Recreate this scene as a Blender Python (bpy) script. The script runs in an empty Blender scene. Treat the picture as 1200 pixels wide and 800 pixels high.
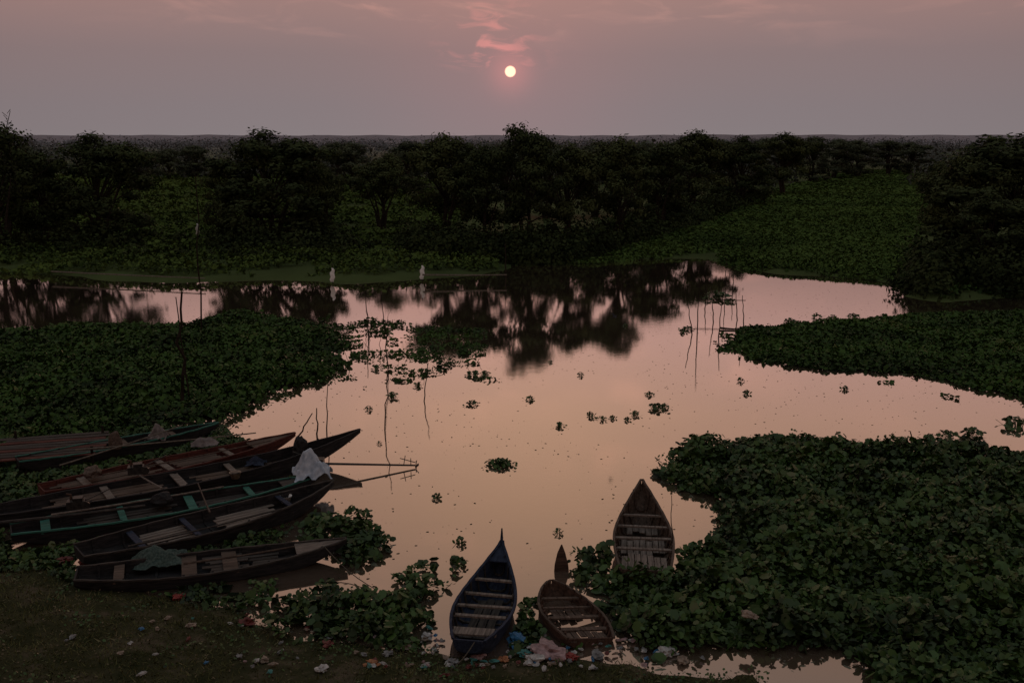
import bpy, math, random, bmesh
import numpy as np
from mathutils import Vector, Matrix
from mathutils import noise as mn
random.seed(7); rng=np.random.default_rng(7)
H=9.0; F=35.0; T=math.radians(11.5); S=0.03; K=S/F
sc=bpy.context.scene; col=sc.collection
def ray(px,py):
    u=(px-600)*K; v=(400-py)*K
    return Vector((u, math.cos(T)+v*math.sin(T), -math.sin(T)+v*math.cos(T)))
def at(px,py,z=0.0):
    d=ray(px,py); k=(z-H)/d.z; return Vector((d.x*k,d.y*k,z))
def at_y(px,py,Y):
    d=ray(px,py); k=Y/d.y; return Vector((d.x*k,Y,H+d.z*k))
# ---------- noise / sdf
def hsh(i,j,s):
    v=np.sin(i*127.1+j*311.7+s*74.7)*43758.5453; return v-np.floor(v)
def vn(x,y,s=0):
    xi=np.floor(x); yi=np.floor(y); fx=x-xi; fy=y-yi
    fx=fx*fx*(3-2*fx); fy=fy*fy*(3-2*fy)
    return (hsh(xi,yi,s)*(1-fx)+hsh(xi+1,yi,s)*fx)*(1-fy)+(hsh(xi,yi+1,s)*(1-fx)+hsh(xi+1,yi+1,s)*fx)*fy
def fbm(x,y,s=0,o=3):
    a=0;w=.5;t=0
    for i in range(o):
        a=a+w*vn(x*2**i,y*2**i,s+i*13); t+=w; w*=.5
    return a/t
def sdf(P,poly):
    poly=np.array(poly); n=len(poly); d=np.full(len(P),1e18); ins=np.zeros(len(P),bool)
    for i in range(n):
        a=poly[i]; b=poly[(i+1)%n]; e=b-a; w=P-a
        t=np.clip((w@e)/max(e@e,1e-9),0,1); q=w-t[:,None]*e
        d=np.minimum(d,(q**2).sum(1))
        c=((a[1]>P[:,1])!=(b[1]>P[:,1]))
        den=(b[1]-a[1]) if abs(b[1]-a[1])>1e-9 else 1e-9
        xx=a[0]+(P[:,1]-a[1])*(b[0]-a[0])/den
        ins^=(c&(P[:,0]<xx))
    return np.where(ins,1,-1)*np.sqrt(d)
def wpoly(px): return [(at(x,y).x,at(x,y).y) for x,y in px]
# ---------- materials
def new_mat(n):
    m=bpy.data.materials.new(n); m.use_nodes=True; nt=m.node_tree
    return m,nt,nt.nodes['Principled BSDF']
def pm(n,c1,c2,scale=4,rough=.7,bump=.0,stretch=(1,1,1),spec=.3,metal=0,c3=None):
    m,nt,b=new_mat(n); N=nt.nodes; L=nt.links
    tc=N.new('ShaderNodeTexCoord'); mp=N.new('ShaderNodeMapping'); mp.inputs['Scale'].default_value=stretch
    nz=N.new('ShaderNodeTexNoise'); nz.inputs['Scale'].default_value=scale; nz.inputs['Detail'].default_value=6; nz.inputs['Roughness'].default_value=.65
    cr=N.new('ShaderNodeValToRGB'); cr.color_ramp.elements[0].position=.35; cr.color_ramp.elements[1].position=.65
    cr.color_ramp.elements[0].color=(*c1,1); cr.color_ramp.elements[1].color=(*c2,1)
    if c3:
        e=cr.color_ramp.elements.new(.8); e.color=(*c3,1)
    L.new(tc.outputs['Object'],mp.inputs['Vector']); L.new(mp.outputs[0],nz.inputs['Vector']); L.new(nz.outputs['Fac'],cr.inputs[0]); L.new(cr.outputs[0],b.inputs['Base Color'])
    b.inputs['Roughness'].default_value=rough; b.inputs['Specular IOR Level'].default_value=spec; b.inputs['Metallic'].default_value=metal
    if bump:
        bp=N.new('ShaderNodeBump'); bp.inputs['Strength'].default_value=bump; bp.inputs['Distance'].default_value=.02
        L.new(nz.outputs['Fac'],bp.inputs['Height']); L.new(bp.outputs[0],b.inputs['Normal'])
    return m
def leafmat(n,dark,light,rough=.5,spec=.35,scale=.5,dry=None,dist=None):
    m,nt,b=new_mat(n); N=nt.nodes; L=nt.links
    at_=N.new('ShaderNodeAttribute'); at_.attribute_name='rnd_shade'
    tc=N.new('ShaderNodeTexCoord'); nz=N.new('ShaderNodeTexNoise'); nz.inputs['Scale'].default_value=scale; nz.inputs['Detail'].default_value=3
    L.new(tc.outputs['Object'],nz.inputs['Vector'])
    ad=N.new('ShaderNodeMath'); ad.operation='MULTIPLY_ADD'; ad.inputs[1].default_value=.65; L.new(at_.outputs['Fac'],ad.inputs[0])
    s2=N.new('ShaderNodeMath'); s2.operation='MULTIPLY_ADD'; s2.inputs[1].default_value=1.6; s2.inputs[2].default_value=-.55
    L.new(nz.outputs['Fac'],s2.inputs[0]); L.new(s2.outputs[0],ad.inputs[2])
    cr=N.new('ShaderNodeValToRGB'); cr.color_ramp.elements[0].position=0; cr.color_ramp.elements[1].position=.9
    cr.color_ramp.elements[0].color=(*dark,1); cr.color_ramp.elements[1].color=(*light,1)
    if dry:
        e=cr.color_ramp.elements.new(1.0); e.color=(*dry,1)
    L.new(ad.outputs[0],cr.inputs[0]); src=cr.outputs[0]
    if dist:   # distance haze painted into the foliage colour
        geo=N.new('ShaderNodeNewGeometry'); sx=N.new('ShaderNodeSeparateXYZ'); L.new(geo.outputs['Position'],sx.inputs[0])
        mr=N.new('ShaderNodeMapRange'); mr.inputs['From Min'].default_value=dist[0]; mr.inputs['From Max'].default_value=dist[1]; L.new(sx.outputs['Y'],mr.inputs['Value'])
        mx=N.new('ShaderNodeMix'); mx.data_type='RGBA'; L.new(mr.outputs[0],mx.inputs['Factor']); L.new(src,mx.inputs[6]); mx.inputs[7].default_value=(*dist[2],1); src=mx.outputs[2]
    L.new(src,b.inputs['Base Color'])
    b.inputs['Roughness'].default_value=rough; b.inputs['Specular IOR Level'].default_value=spec
    return m
M={}
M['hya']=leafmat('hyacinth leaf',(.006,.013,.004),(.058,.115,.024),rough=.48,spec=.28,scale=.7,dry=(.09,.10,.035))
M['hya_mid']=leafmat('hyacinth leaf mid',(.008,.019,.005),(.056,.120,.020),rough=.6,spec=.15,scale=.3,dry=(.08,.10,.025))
M['field']=leafmat('field leaf',(.022,.040,.010),(.10,.15,.035),rough=.8,spec=.05,scale=.13)
M['field2']=leafmat('channel leaf',(.026,.050,.013),(.10,.165,.040),rough=.8,spec=.05,scale=.09)
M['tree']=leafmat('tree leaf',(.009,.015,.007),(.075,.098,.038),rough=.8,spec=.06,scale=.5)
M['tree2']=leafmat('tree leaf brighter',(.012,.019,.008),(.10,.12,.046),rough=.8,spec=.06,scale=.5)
M['treeb']=leafmat('hazed background tree leaf',(.026,.034,.022),(.115,.135,.080),rough=.9,spec=.03,scale=.5)  # paler greens: haze over the back row put into the leaf colour
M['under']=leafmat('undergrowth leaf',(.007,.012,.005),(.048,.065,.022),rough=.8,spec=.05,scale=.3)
M['far']=leafmat('hazed far forest leaf',(.045,.052,.045),(.12,.13,.11),rough=.9,spec=.0,scale=.05,dist=(200,1500,(.26,.26,.29)))  # greens lightened as haze, more so with distance
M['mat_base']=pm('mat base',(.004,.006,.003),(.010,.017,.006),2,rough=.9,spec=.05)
M['grass']=leafmat('bank grass',(.028,.032,.011),(.115,.115,.045),rough=.8,spec=.05,scale=.8,dry=(.20,.17,.09))
M['dryleaf']=leafmat('fallen leaf',(.03,.024,.015),(.16,.125,.08),rough=.8,spec=.05,scale=2)
M['debris']=leafmat('floating debris',(.015,.02,.010),(.05,.05,.03),rough=.8,spec=.05,scale=2)
M['bark']=pm('bark',(.014,.012,.010),(.06,.048,.038),6,rough=.9,bump=.3,spec=.1)
M['stake']=pm('stake wood',(.012,.009,.007),(.04,.03,.022),8,rough=.9,spec=.1)
M['rail']=pm('grey bamboo',(.09,.075,.06),(.2,.17,.14),8,rough=.8,spec=.1)
M['rope']=pm('rope',(.05,.045,.035),(.13,.11,.09),30,rough=.95,spec=.05)
def wood(n,c1,c2,rough=.7,c3=None): return pm(n,c1,c2,3,rough=rough,bump=.5,stretch=(.6,7,7),spec=.15,c3=c3)
M['w_dark']=wood('dark wood',(.018,.016,.015),(.078,.068,.060),c3=(.17,.15,.14))
M['w_black']=wood('tarred wood',(.009,.009,.010),(.036,.034,.035),c3=(.11,.10,.095))
M['w_red']=wood('red brown wood',(.036,.013,.011),(.13,.040,.030),c3=(.15,.10,.08))
M['w_brown']=wood('brown wood',(.042,.030,.023),(.14,.10,.078),c3=(.26,.21,.18))
M['w_pale']=wood('worn pale wood',(.08,.066,.056),(.25,.205,.175),c3=(.38,.33,.30))
M['w_green']=wood('green painted wood',(.02,.085,.066),(.055,.19,.15),c3=(.06,.075,.068))
M['w_blue']=wood('blue black paint',(.011,.015,.030),(.032,.044,.075),c3=(.10,.12,.16))
M['w_rust']=wood('rusty wood',(.032,.019,.014),(.105,.060,.043),c3=(.20,.14,.11))
M['metal']=pm('dull metal',(.03,.03,.032),(.09,.085,.08),10,rough=.45,metal=.8)
M['cloth_w']=pm('pale sheet',(.28,.33,.40),(.56,.60,.66),5,rough=.8,bump=.3)
M['cloth_g']=pm('grey sack',(.09,.075,.072),(.24,.205,.195),5,rough=.85,bump=.3)
M['net']=pm('green net',(.02,.04,.034),(.09,.125,.11),22,rough=.9,bump=.6)
M['flag']=pm('white cloth',(.6,.59,.57),(.8,.78,.75),5,rough=.8)
M['bird']=pm('bird feathers',(.01,.01,.012),(.03,.028,.03),20,rough=.7)
for k,c in dict(white=(.55,.53,.51),pink=(.46,.30,.30),red=(.32,.04,.03),blue=(.05,.20,.40),orange=(.42,.17,.07),tan=(.32,.24,.18),grey=(.24,.24,.24),dkred=(.16,.03,.025),teal=(.06,.25,.23)).items():
    M['l_'+k]=pm('litter '+k,tuple(x*.4 for x in c),c,9,rough=.5,bump=.2)
# ---------- mesh helpers
def tag(o,label=None,cat=None,group=None,kind=None):
    if label: o['label']=label
    if cat: o['category']=cat
    if group: o['group']=group
    if kind: o['kind']=kind
    return o
def empty(n,loc=(0,0,0),rz=0):
    o=bpy.data.objects.new(n,None); col.objects.link(o); o.location=loc; o.rotation_euler=(0,0,rz); o.empty_display_size=.2; return o
def poly_mesh(n,groups,mats,parent=None):
    Vs=[];ls=[];mi=[];rn=[];off=0
    for V,k,m,r in groups:
        c=len(V)//k; Vs.append(V); ls.append(off+np.arange(c)*k); mi.append(np.full(c,m)); rn.append(rng.random(c) if r is None else r); off+=c*k
    V=np.concatenate(Vs).astype(np.float32); ls=np.concatenate(ls).astype(np.int32); mi=np.concatenate(mi).astype(np.int32); rn=np.concatenate(rn).astype(np.float32)
    me=bpy.data.meshes.new(n); me.vertices.add(len(V)); me.vertices.foreach_set('co',V.ravel())
    me.loops.add(len(V)); me.loops.foreach_set('vertex_index',np.arange(len(V),dtype=np.int32))
    me.polygons.add(len(ls)); me.polygons.foreach_set('loop_start',ls); me.polygons.foreach_set('material_index',mi)
    me.update(calc_edges=True)
    a=me.attributes.new('rnd_shade','FLOAT','FACE'); a.data.foreach_set('value',rn)
    for m in mats: me.materials.append(m)
    o=bpy.data.objects.new(n,me); col.objects.link(o)
    if parent: o.parent=parent
    return o
def leafV(C,Nn,size,k=6,asp=.85):
    n=len(C); Nn=Nn/np.linalg.norm(Nn,axis=1)[:,None]
    r=rng.normal(size=(n,3)); U=np.cross(Nn,r); U/=np.linalg.norm(U,axis=1)[:,None]; W=np.cross(Nn,U)
    V=np.zeros((n,k,3)); size=np.asarray(size)*np.ones(n)
    for i in range(k):
        a=2*math.pi*i/k+.3
        V[:,i]=C+U*(math.cos(a)*size/2)[:,None]+W*(math.sin(a)*asp*size/2)[:,None]
    return V.reshape(-1,3)
class MB:
    def __init__(s): s.v=[];s.f=[]
    def tube(s,pts,rad,seg=6,cap=True):
        pts=[Vector(p) for p in pts]; b=len(s.v); n=len(pts)
        for i,p in enumerate(pts):
            d=(pts[min(i+1,n-1)]-pts[max(i-1,0)]).normalized()
            a=Vector((0,0,1)) if abs(d.z)<.9 else Vector((1,0,0))
            u=d.cross(a).normalized(); w=d.cross(u); r=rad[i] if hasattr(rad,'__len__') else rad
            for j in range(seg):
                t=2*math.pi*j/seg; s.v.append(tuple(p+u*math.cos(t)*r+w*math.sin(t)*r))
        for i in range(n-1):
            for j in range(seg):
                s.f.append((b+i*seg+j,b+i*seg+(j+1)%seg,b+(i+1)*seg+(j+1)%seg,b+(i+1)*seg+j))
        if cap:
            s.f.append(tuple(b+j for j in range(seg))[::-1]); s.f.append(tuple(b+(n-1)*seg+j for j in range(seg)))
    def box(s,c,sz,rz=0,tilt=0):
        R=Matrix.Rotation(rz,3,'Z')@Matrix.Rotation(tilt,3,'X'); b=len(s.v); c=Vector(c)
        for x in(-1,1):
            for y in(-1,1):
                for z in(-1,1): s.v.append(tuple(c+R@Vector((x*sz[0]/2,y*sz[1]/2,z*sz[2]/2))))
        for q in((0,1,3,2),(4,6,7,5),(0,4,5,1),(2,3,7,6),(0,2,6,4),(1,5,7,3)): s.f.append(tuple(b+i for i in q))
    def rings(s,R,closed=True,cap=True):
        b=len(s.v); m=len(R[0])
        for r in R:
            for p in r: s.v.append(tuple(p))
        for i in range(len(R)-1):
            for j in range(m if closed else m-1):
                s.f.append((b+i*m+j,b+i*m+(j+1)%m,b+(i+1)*m+(j+1)%m,b+(i+1)*m+j))
        if cap: s.f.append(tuple(b+j for j in range(m))[::-1]); s.f.append(tuple(b+(len(R)-1)*m+j for j in range(m)))
    def build(s,n,m,parent=None,smooth=False):
        me=bpy.data.meshes.new(n); me.from_pydata(s.v,[],s.f); me.materials.append(m); me.update()
        if smooth: me.polygons.foreach_set('use_smooth',[True]*len(me.polygons))
        o=bpy.data.objects.new(n,me); col.objects.link(o)
        if parent: o.parent=parent
        return o
# ---------- terrain
FAR=[(-700,318),(-60,318),(75,322),(110,330),(200,331),(330,329),(400,332),(470,328),(560,322),(600,309),(640,308),(700,310),(760,305),(830,300),(860,312),(900,320),(950,323),(1010,328),(1062,334),(1068,350),(1110,356),(1170,350),(1260,346),(1700,346)]
farw=wpoly(FAR)+[(9000,700),(9000,9000),(-9000,9000),(-9000,700)]
NEAR=[(-500,640),(-60,648),(60,662),(130,685),(220,700),(300,722),(360,742),(430,756),(520,764),(600,768),(690,772),(745,770),(775,790),(840,794),(888,786),(905,810),(915,880)]
nearw=wpoly(NEAR)+[(3.5,4),(3,-3),(-30,-3),(-60,10)]
def land_h(x,y):
    P=np.stack([x,y],1); s=sdf(P,farw); sn=sdf(P,nearw)
    s=s+(fbm(x/5,y/5,3)-.5)*2.5; sn=sn+(fbm(x/.9,y/.9,5)-.5)*.9
    hf=np.where(s>0,.4*(1-np.exp(-s/2.))+.25*fbm(x/7,y/7,9)*np.clip(s/4,0,1),np.maximum(s*.3,-.8))
    hn=np.where(sn>0,.13*np.minimum(sn,8)+.12*(fbm(x/.6,y/.6,11)-.3)*np.clip(sn,0,1),np.maximum(sn*.3,-.8))
    return np.maximum(hf,hn)
def gz(x,y): return float(land_h(np.array([x]),np.array([y]))[0])
def place(px,py):
    z=0
    for i in range(6):
        p=at(px,py,z); z=max(0,gz(p.x,p.y))
    p.z=z; return p
nr,na=430,300
r=np.exp(np.linspace(math.log(3),math.log(7500),nr)); a=np.linspace(math.radians(-68),math.radians(68),na)
R_,A_=np.meshgrid(r,a,indexing='ij'); X=(R_*np.sin(A_)).ravel(); Y=(R_*np.cos(A_)).ravel(); Z=land_h(X,Y)
idx=np.arange(nr*na).reshape(nr,na)
q=np.stack([idx[:-1,:-1],idx[:-1,1:],idx[1:,1:],idx[1:,:-1]],-1).reshape(-1,4)[:,::-1]
me=bpy.data.meshes.new('ground'); me.from_pydata(np.stack([X,Y,Z],1).tolist(),[],q.tolist()); me.polygons.foreach_set('use_smooth',[True]*len(me.polygons))
g=bpy.data.objects.new('ground',me); col.objects.link(g); tag(g,kind='structure')
m,nt,b=new_mat('earth and grass'); N=nt.nodes; L=nt.links
geo=N.new('ShaderNodeNewGeometry'); sx=N.new('ShaderNodeSeparateXYZ'); L.new(geo.outputs['Position'],sx.inputs[0])
def noise_node(scale,det=6):
    n=N.new('ShaderNodeTexNoise'); n.inputs['Scale'].default_value=scale; n.inputs['Detail'].default_value=det; n.inputs['Roughness'].default_value=.65; L.new(geo.outputs['Position'],n.inputs['Vector']); return n
n1=noise_node(1.3); n2=noise_node(.06); n3=noise_node(14)
def ramp(fac,els):
    c=N.new('ShaderNodeValToRGB'); c.color_ramp.elements[0].position=els[0][0]; c.color_ramp.elements[0].color=(*els[0][1],1); c.color_ramp.elements[1].position=els[1][0]; c.color_ramp.elements[1].color=(*els[1][1],1)
    for p,cc in els[2:]:
        e=c.color_ramp.elements.new(p); e.color=(*cc,1)
    L.new(fac,c.inputs[0]); return c
cn=ramp(n1.outputs['Fac'],[(.36,(.026,.030,.012)),(.53,(.050,.048,.024)),(.68,(.11,.085,.058))])
cf=ramp(n2.outputs['Fac'],[(.35,(.035,.050,.018)),(.65,(.085,.115,.04))])
mr=N.new('ShaderNodeMapRange'); mr.inputs['From Min'].default_value=25; mr.inputs['From Max'].default_value=45; L.new(sx.outputs['Y'],mr.inputs['Value'])
mx=N.new('ShaderNodeMix'); mx.data_type='RGBA'; L.new(mr.outputs[0],mx.inputs['Factor']); L.new(cn.outputs[0],mx.inputs[6]); L.new(cf.outputs[0],mx.inputs[7])
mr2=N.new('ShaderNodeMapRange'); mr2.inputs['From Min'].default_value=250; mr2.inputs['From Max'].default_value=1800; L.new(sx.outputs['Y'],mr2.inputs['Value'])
mx2=N.new('ShaderNodeMix'); mx2.data_type='RGBA'; L.new(mr2.outputs[0],mx2.inputs['Factor']); L.new(mx.outputs[2],mx2.inputs[6]); mx2.inputs[7].default_value=(.24,.24,.27,1)  # far ground fades into a painted haze colour
L.new(mx2.outputs[2],b.inputs['Base Color']); b.inputs['Roughness'].default_value=.95; b.inputs['Specular IOR Level'].default_value=.05
bp=N.new('ShaderNodeBump'); bp.inputs['Strength'].default_value=.8; bp.inputs['Distance'].default_value=.05; L.new(n3.outputs['Fac'],bp.inputs['Height']); L.new(bp.outputs[0],b.inputs['Normal'])
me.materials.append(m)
# ---------- water
me=bpy.data.meshes.new('river_water'); me.from_pydata([(-220,1,0),(220,1,0),(220,150,0),(-220,150,0)],[],[(0,1,2,3)])
w=bpy.data.objects.new('water',me); col.objects.link(w); tag(w,kind='structure')
m=bpy.data.materials.new('still muddy water'); m.use_nodes=True; nt=m.node_tree; N=nt.nodes; L=nt.links; N.clear()
out=N.new('ShaderNodeOutputMaterial'); gl=N.new('ShaderNodeBsdfGlossy'); df=N.new('ShaderNodeBsdfDiffuse'); ms=N.new('ShaderNodeMixShader')
gl.inputs['Color'].default_value=(.94,.91,.87,1); df.inputs['Color'].default_value=(.14,.10,.072,1)
lw=N.new('ShaderNodeLayerWeight'); lw.inputs['Blend'].default_value=.5
mr=N.new('ShaderNodeMapRange'); mr.inputs['From Min'].default_value=.35; mr.inputs['From Max'].default_value=.9; mr.inputs['To Min'].default_value=.40; mr.inputs['To Max'].default_value=.96
L.new(lw.outputs['Facing'],mr.inputs['Value']); L.new(mr.outputs[0],ms.inputs[0]); L.new(df.outputs[0],ms.inputs[1]); L.new(gl.outputs[0],ms.inputs[2]); L.new(ms.outputs[0],out.inputs[0])
geo=N.new('ShaderNodeNewGeometry')
nA=N.new('ShaderNodeTexNoise'); nA.inputs['Scale'].default_value=2.2; nA.inputs['Detail'].default_value=7; nA.inputs['Roughness'].default_value=.7; L.new(geo.outputs['Position'],nA.inputs['Vector'])
nB=N.new('ShaderNodeTexNoise'); nB.inputs['Scale'].default_value=.12; nB.inputs['Detail'].default_value=4; L.new(geo.outputs['Position'],nB.inputs['Vector'])
mb=N.new('ShaderNodeMapRange'); mb.inputs['From Min'].default_value=.42; mb.inputs['From Max'].default_value=.7; mb.inputs['To Min'].default_value=.0; mb.inputs['To Max'].default_value=.02; L.new(nB.outputs['Fac'],mb.inputs['Value']); L.new(mb.outputs[0],gl.inputs['Roughness'])
bp=N.new('ShaderNodeBump'); bp.inputs['Distance'].default_value=.02; L.new(nA.outputs['Fac'],bp.inputs['Height']); L.new(bp.outputs[0],gl.inputs['Normal'])
mbb=N.new('ShaderNodeMapRange'); mbb.inputs['From Min'].default_value=.4; mbb.inputs['From Max'].default_value=.65; mbb.inputs['To Min'].default_value=.03; mbb.inputs['To Max'].default_value=.11; L.new(nB.outputs['Fac'],mbb.inputs['Value']); L.new(mbb.outputs[0],bp.inputs['Strength'])
me.materials.append(m)
# ---------- boats
FOOT=[]
def inboat(P,grow=.0):
    res=np.zeros(len(P),bool)
    for (cx,cy,ux,uy,Lb,hb,s0) in FOOT:
        rx=P[:,0]-cx; ry=P[:,1]-cy; s=(rx*ux+ry*uy)/Lb; d=np.abs(-rx*uy+ry*ux)
        ww=hb*np.clip(1-np.clip((s-.45)/.55,0,1)**2.4,0.05,1)
        res|=(s>s0)&(s<1.0)&(d<ww+grow)
    return res
def boat(name,label,st,bo,beam,free=.34,bowz=.6,sternz=.38,fs=.55,pw=.75,hull='w_dark',inner=None,rim='w_dark',thw=(),thm='w_pale',ribs=8,floors=(),flm='w_pale',deck=None,dm='w_pale',sterndeck=None,sunk=0,roll=0,post=None,wid=.42,group=None,s0=-.01):
    A=at(st[0],st[1],sternz-sunk); B=at(bo[0],bo[1],bowz-sunk)
    d=Vector((B.x-A.x,B.y-A.y,0)); Lb=d.length; d.normalize(); rz=math.atan2(d.y,d.x)
    root=empty(name,(A.x,A.y,-sunk),rz); root.rotation_euler=(roll,0,rz); tag(root,label,'boat',group)
    FOOT.append((A.x,A.y,d.x,d.y,Lb,beam/2,s0))
    def wf(s):
        if s<wid: return beam/2*(fs+(1-fs)*math.sin(math.pi/2*s/wid))
        return max(.022,beam/2*math.cos(math.pi/2*((s-wid)/(1-wid)))**pw)
    def gf(s): return free+(bowz-free)*max(0,(s-.4)/.6)**2.3+(sternz-free)*max(0,(.35-s)/.35)**1.6
    def kf(s):
        k=-.12
        if s>.7: k+=(bowz-.10+.12)*((s-.7)/.3)**2.0
        if s<.18: k+=(sternz*.45+.12)*((.18-s)/.18)**1.6
        return k
    flo=.035
    prof=[(1,1),(.97,.72),(.90,.42),(.72,.12),(.40,0),(0,-.02)]
    def sect(s,inn=0):
        wv=wf(s)-inn; g_=gf(s); k=kf(s); pts=[]
        wv=max(wv,.006)
        for a_,b_ in prof: pts.append([a_*wv,k+(g_-k)*b_])
        full=pts+[[-p[0],p[1]] for p in pts[-2::-1]]
        if inn: full=[[p[0],max(p[1],flo) if not sunk else p[1]+.03] for p in full]
        return full
    n=34; mb=MB(); Rg=[]
    for i in range(n+1):
        s=i/n; x=s*Lb; o=sect(s); inn=sect(s,.032)
        inn[0][1]=o[0][1]; inn[-1][1]=o[-1][1]
        Rg.append([(x,p[0],p[1]) for p in o]+[(x,p[0],p[1]) for p in inn[::-1]])
    mb.rings(Rg)
    o=sect(0); bI=len(mb.v); 
    for x in(-.0,.035):
        for p in o: mb.v.append((x-.002,p[0]*.99,p[1]))
    m_=len(o); mb.f.append(tuple(bI+i for i in range(m_))); mb.f.append(tuple(bI+m_+i for i in range(m_))[::-1])
    mb.f.append((bI,bI+m_-1,bI+2*m_-1,bI+m_))
    hb=mb.build('hull',M[hull],root)
    for sgn in(1,-1):
        g_=MB(); Rg=[]
        for i in range(n+1):
            s=i/n; y=sgn*(wf(s)); z=gf(s)+.006*math.sin(i*1.9+sgn); x=s*Lb
            Rg.append([(x,y-.03,z-.012),(x,y+.022,z-.012),(x,y+.022,z+.024),(x,y-.03,z+.024)])
        g_.rings(Rg); g_.build('gunwale',M[rim],root)
    for i in range(ribs):
        s=.07+.83*i/max(1,ribs-1); ins=sect(s,.036); rb=MB(); x=s*Lb+random.uniform(-.03,.03)
        ring=[]
        for p in ins:
            ring.append([(x-.025,p[0],p[1]),(x+.025,p[0],p[1]),(x+.025,p[0]*.95,p[1]+.03),(x-.025,p[0]*.95,p[1]+.03)])
        rb.rings(ring); rb.build('rib',M[inner or hull],root)
    for t in thw:
        s,wd=t[:2]; w_=wf(s)*2*.97; mb=MB(); z=gf(s)-.05; mb.box((s*Lb,0,z),(wd,w_,.035),rz=random.uniform(-.04,.04)); mb.build('thwart',M[thm],root)
    for (s0_,s1,zf) in floors:
        mb=MB(); wmin=min(wf(s0_),wf(s1))*zf[1]; k=max(2,int(2*wmin/.13))
        for j in range(k):
            y=-wmin+(j+.5)*2*wmin/k; e=random.uniform(-.12,.12)
            mb.box(((s0_+s1)/2*Lb+e,y,zf[0]+random.uniform(0,.025)),((s1-s0_)*Lb*random.uniform(.8,1),2*wmin/k-.02,.02),rz=random.uniform(-.015,.015))
        mb.build('floorboard',M[flm],root)
    def plate(s0_,s1,nm,off):
        mb=MB(); Rg=[]
        for i in range(9):
            s=s0_+(s1-s0_)*i/8; y=max(wf(s)-.03,.01); z=gf(s)+off; x=s*Lb
            Rg.append([(x,-y,z-.02),(x,y,z-.02),(x,y,z+.004),(x,-y,z+.004)])
        mb.rings(Rg); mb.build(nm,M[dm],root)
    if deck: plate(deck,.985,'bow_deck',-.012)
    if sterndeck: plate(.01,sterndeck,'stern_deck',-.012)
    if post:
        mb=MB(); mb.tube([(Lb-.06,0,bowz-.12),(Lb,0,bowz+.08),(Lb+.02,0,bowz+post)],[.035,.03,.014],6); mb.build('prow_post',M[rim],root)
    return root,Lb,rz,gf
LB='long boats moored side by side on the left'
boat('wooden_boat','farthest of the moored boats on the left, dark hull with a green edge',(20,538),(256,495),.95,hull='w_black',rim='w_green',thw=[(.2,.2),(.5,.2),(.75,.15)],thm='w_brown',ribs=7,bowz=.42,floors=[(.3,.6,(.12,.8))],flm='w_brown',group=LB)
boat('wooden_boat','long narrow boat with red brown planks and a slatted deck, second farthest on the left',(48,572),(346,507),1.25,hull='w_red',rim='w_red',thw=[(.15,.2),(.45,.18),(.7,.15)],thm='w_pale',ribs=11,bowz=.5,floors=[(.04,.42,(.27,.9)),(.48,.7,(.22,.85))],flm='w_brown',deck=.8,dm='w_brown',group=LB)
boat('wooden_boat','longest dark boat whose upturned bow reaches farthest right over the water',(-30,602),(422,503),1.3,hull='w_black',rim='w_black',thw=[(.3,.18),(.48,.2),(.62,.16),(.82,.12)],thm='w_pale',ribs=15,bowz=.85,pw=.8,floors=[(.15,.45,(.22,.88)),(.5,.8,(.22,.88))],flm='w_brown',group=LB)
boat('wooden_boat','long boat with green painted gunwales, fourth from the far side',(12,620),(374,556),1.25,hull='w_black',rim='w_green',thw=[(.1,.2),(.33,.15),(.55,.2),(.75,.15)],thm='w_green',ribs=11,bowz=.5,floors=[(.2,.5,(.16,.85)),(.55,.8,(.18,.85))],flm='w_dark',deck=.86,dm='w_dark',group=LB)
boat('wooden_boat','dark boat with worn floorboards and a white basin inside its bow',(92,645),(391,563),1.45,hull='w_black',rim='w_dark',thw=[(.2,.15),(.4,.12),(.78,.12)],thm='w_blue',ribs=9,bowz=.62,floors=[(.22,.42,(.16,.85)),(.5,.76,(.2,.9))],flm='w_pale',group=LB)
boat('wooden_boat','nearest of the left boats, low hull with a broad worn board on its bow',(88,672),(406,631),1.2,hull='w_black',rim='w_dark',thw=[(.15,.2),(.4,.3),(.55,.3)],thm='w_brown',ribs=9,bowz=.45,free=.28,floors=[(.45,.62,(.2,.8)),(.62,.76,(.16,.8))],flm='w_dark',deck=.8,dm='w_pale',group=LB)
boat('rowing_boat','slender blue black boat with pale thwarts pointing away from the littered bank',(549,750),(588,634),1.14,free=.36,bowz=.85,sternz=.42,fs=.5,hull='w_blue',rim='w_blue',thw=[(.14,.26),(.33,.09),(.45,.08),(.58,.08),(.72,.08)],thm='w_pale',ribs=11,inner='w_dark',floors=[(.2,.7,(.08,.6))],flm='w_dark',post=.28,pw=.95,deck=.86,dm='w_blue')
boat('rowing_boat','weathered brown boat with pointed bow and wide planks, beside the big right plant mat',(756,668),(752,562),1.3,free=.38,bowz=.95,sternz=.36,fs=.78,hull='w_brown',rim='w_brown',thw=[(.30,.10),(.45,.10),(.60,.08),(.72,.07)],thm='w_pale',ribs=11,floors=[(.05,.26,(.26,.9)),(.34,.56,(.12,.8)),(.62,.74,(.16,.8))],flm='w_pale',pw=.85,s0=.04)
boat('sunken_boat','rusty brown half sunken boat full of water beside the litter',(690,748),(643,680),1.2,free=.34,bowz=.48,sternz=.32,fs=.75,hull='w_rust',rim='w_brown',thw=[(.2,.12),(.42,.1),(.60,.06),(.76,.08)],thm='w_brown',ribs=11,inner='w_rust',sunk=.15,roll=.13,floors=[(.03,.2,(.26,.85)),(.45,.7,(.2,.6))],flm='w_brown',s0=.08,pw=.6)
p=at(658,668); mb=MB()
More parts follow.
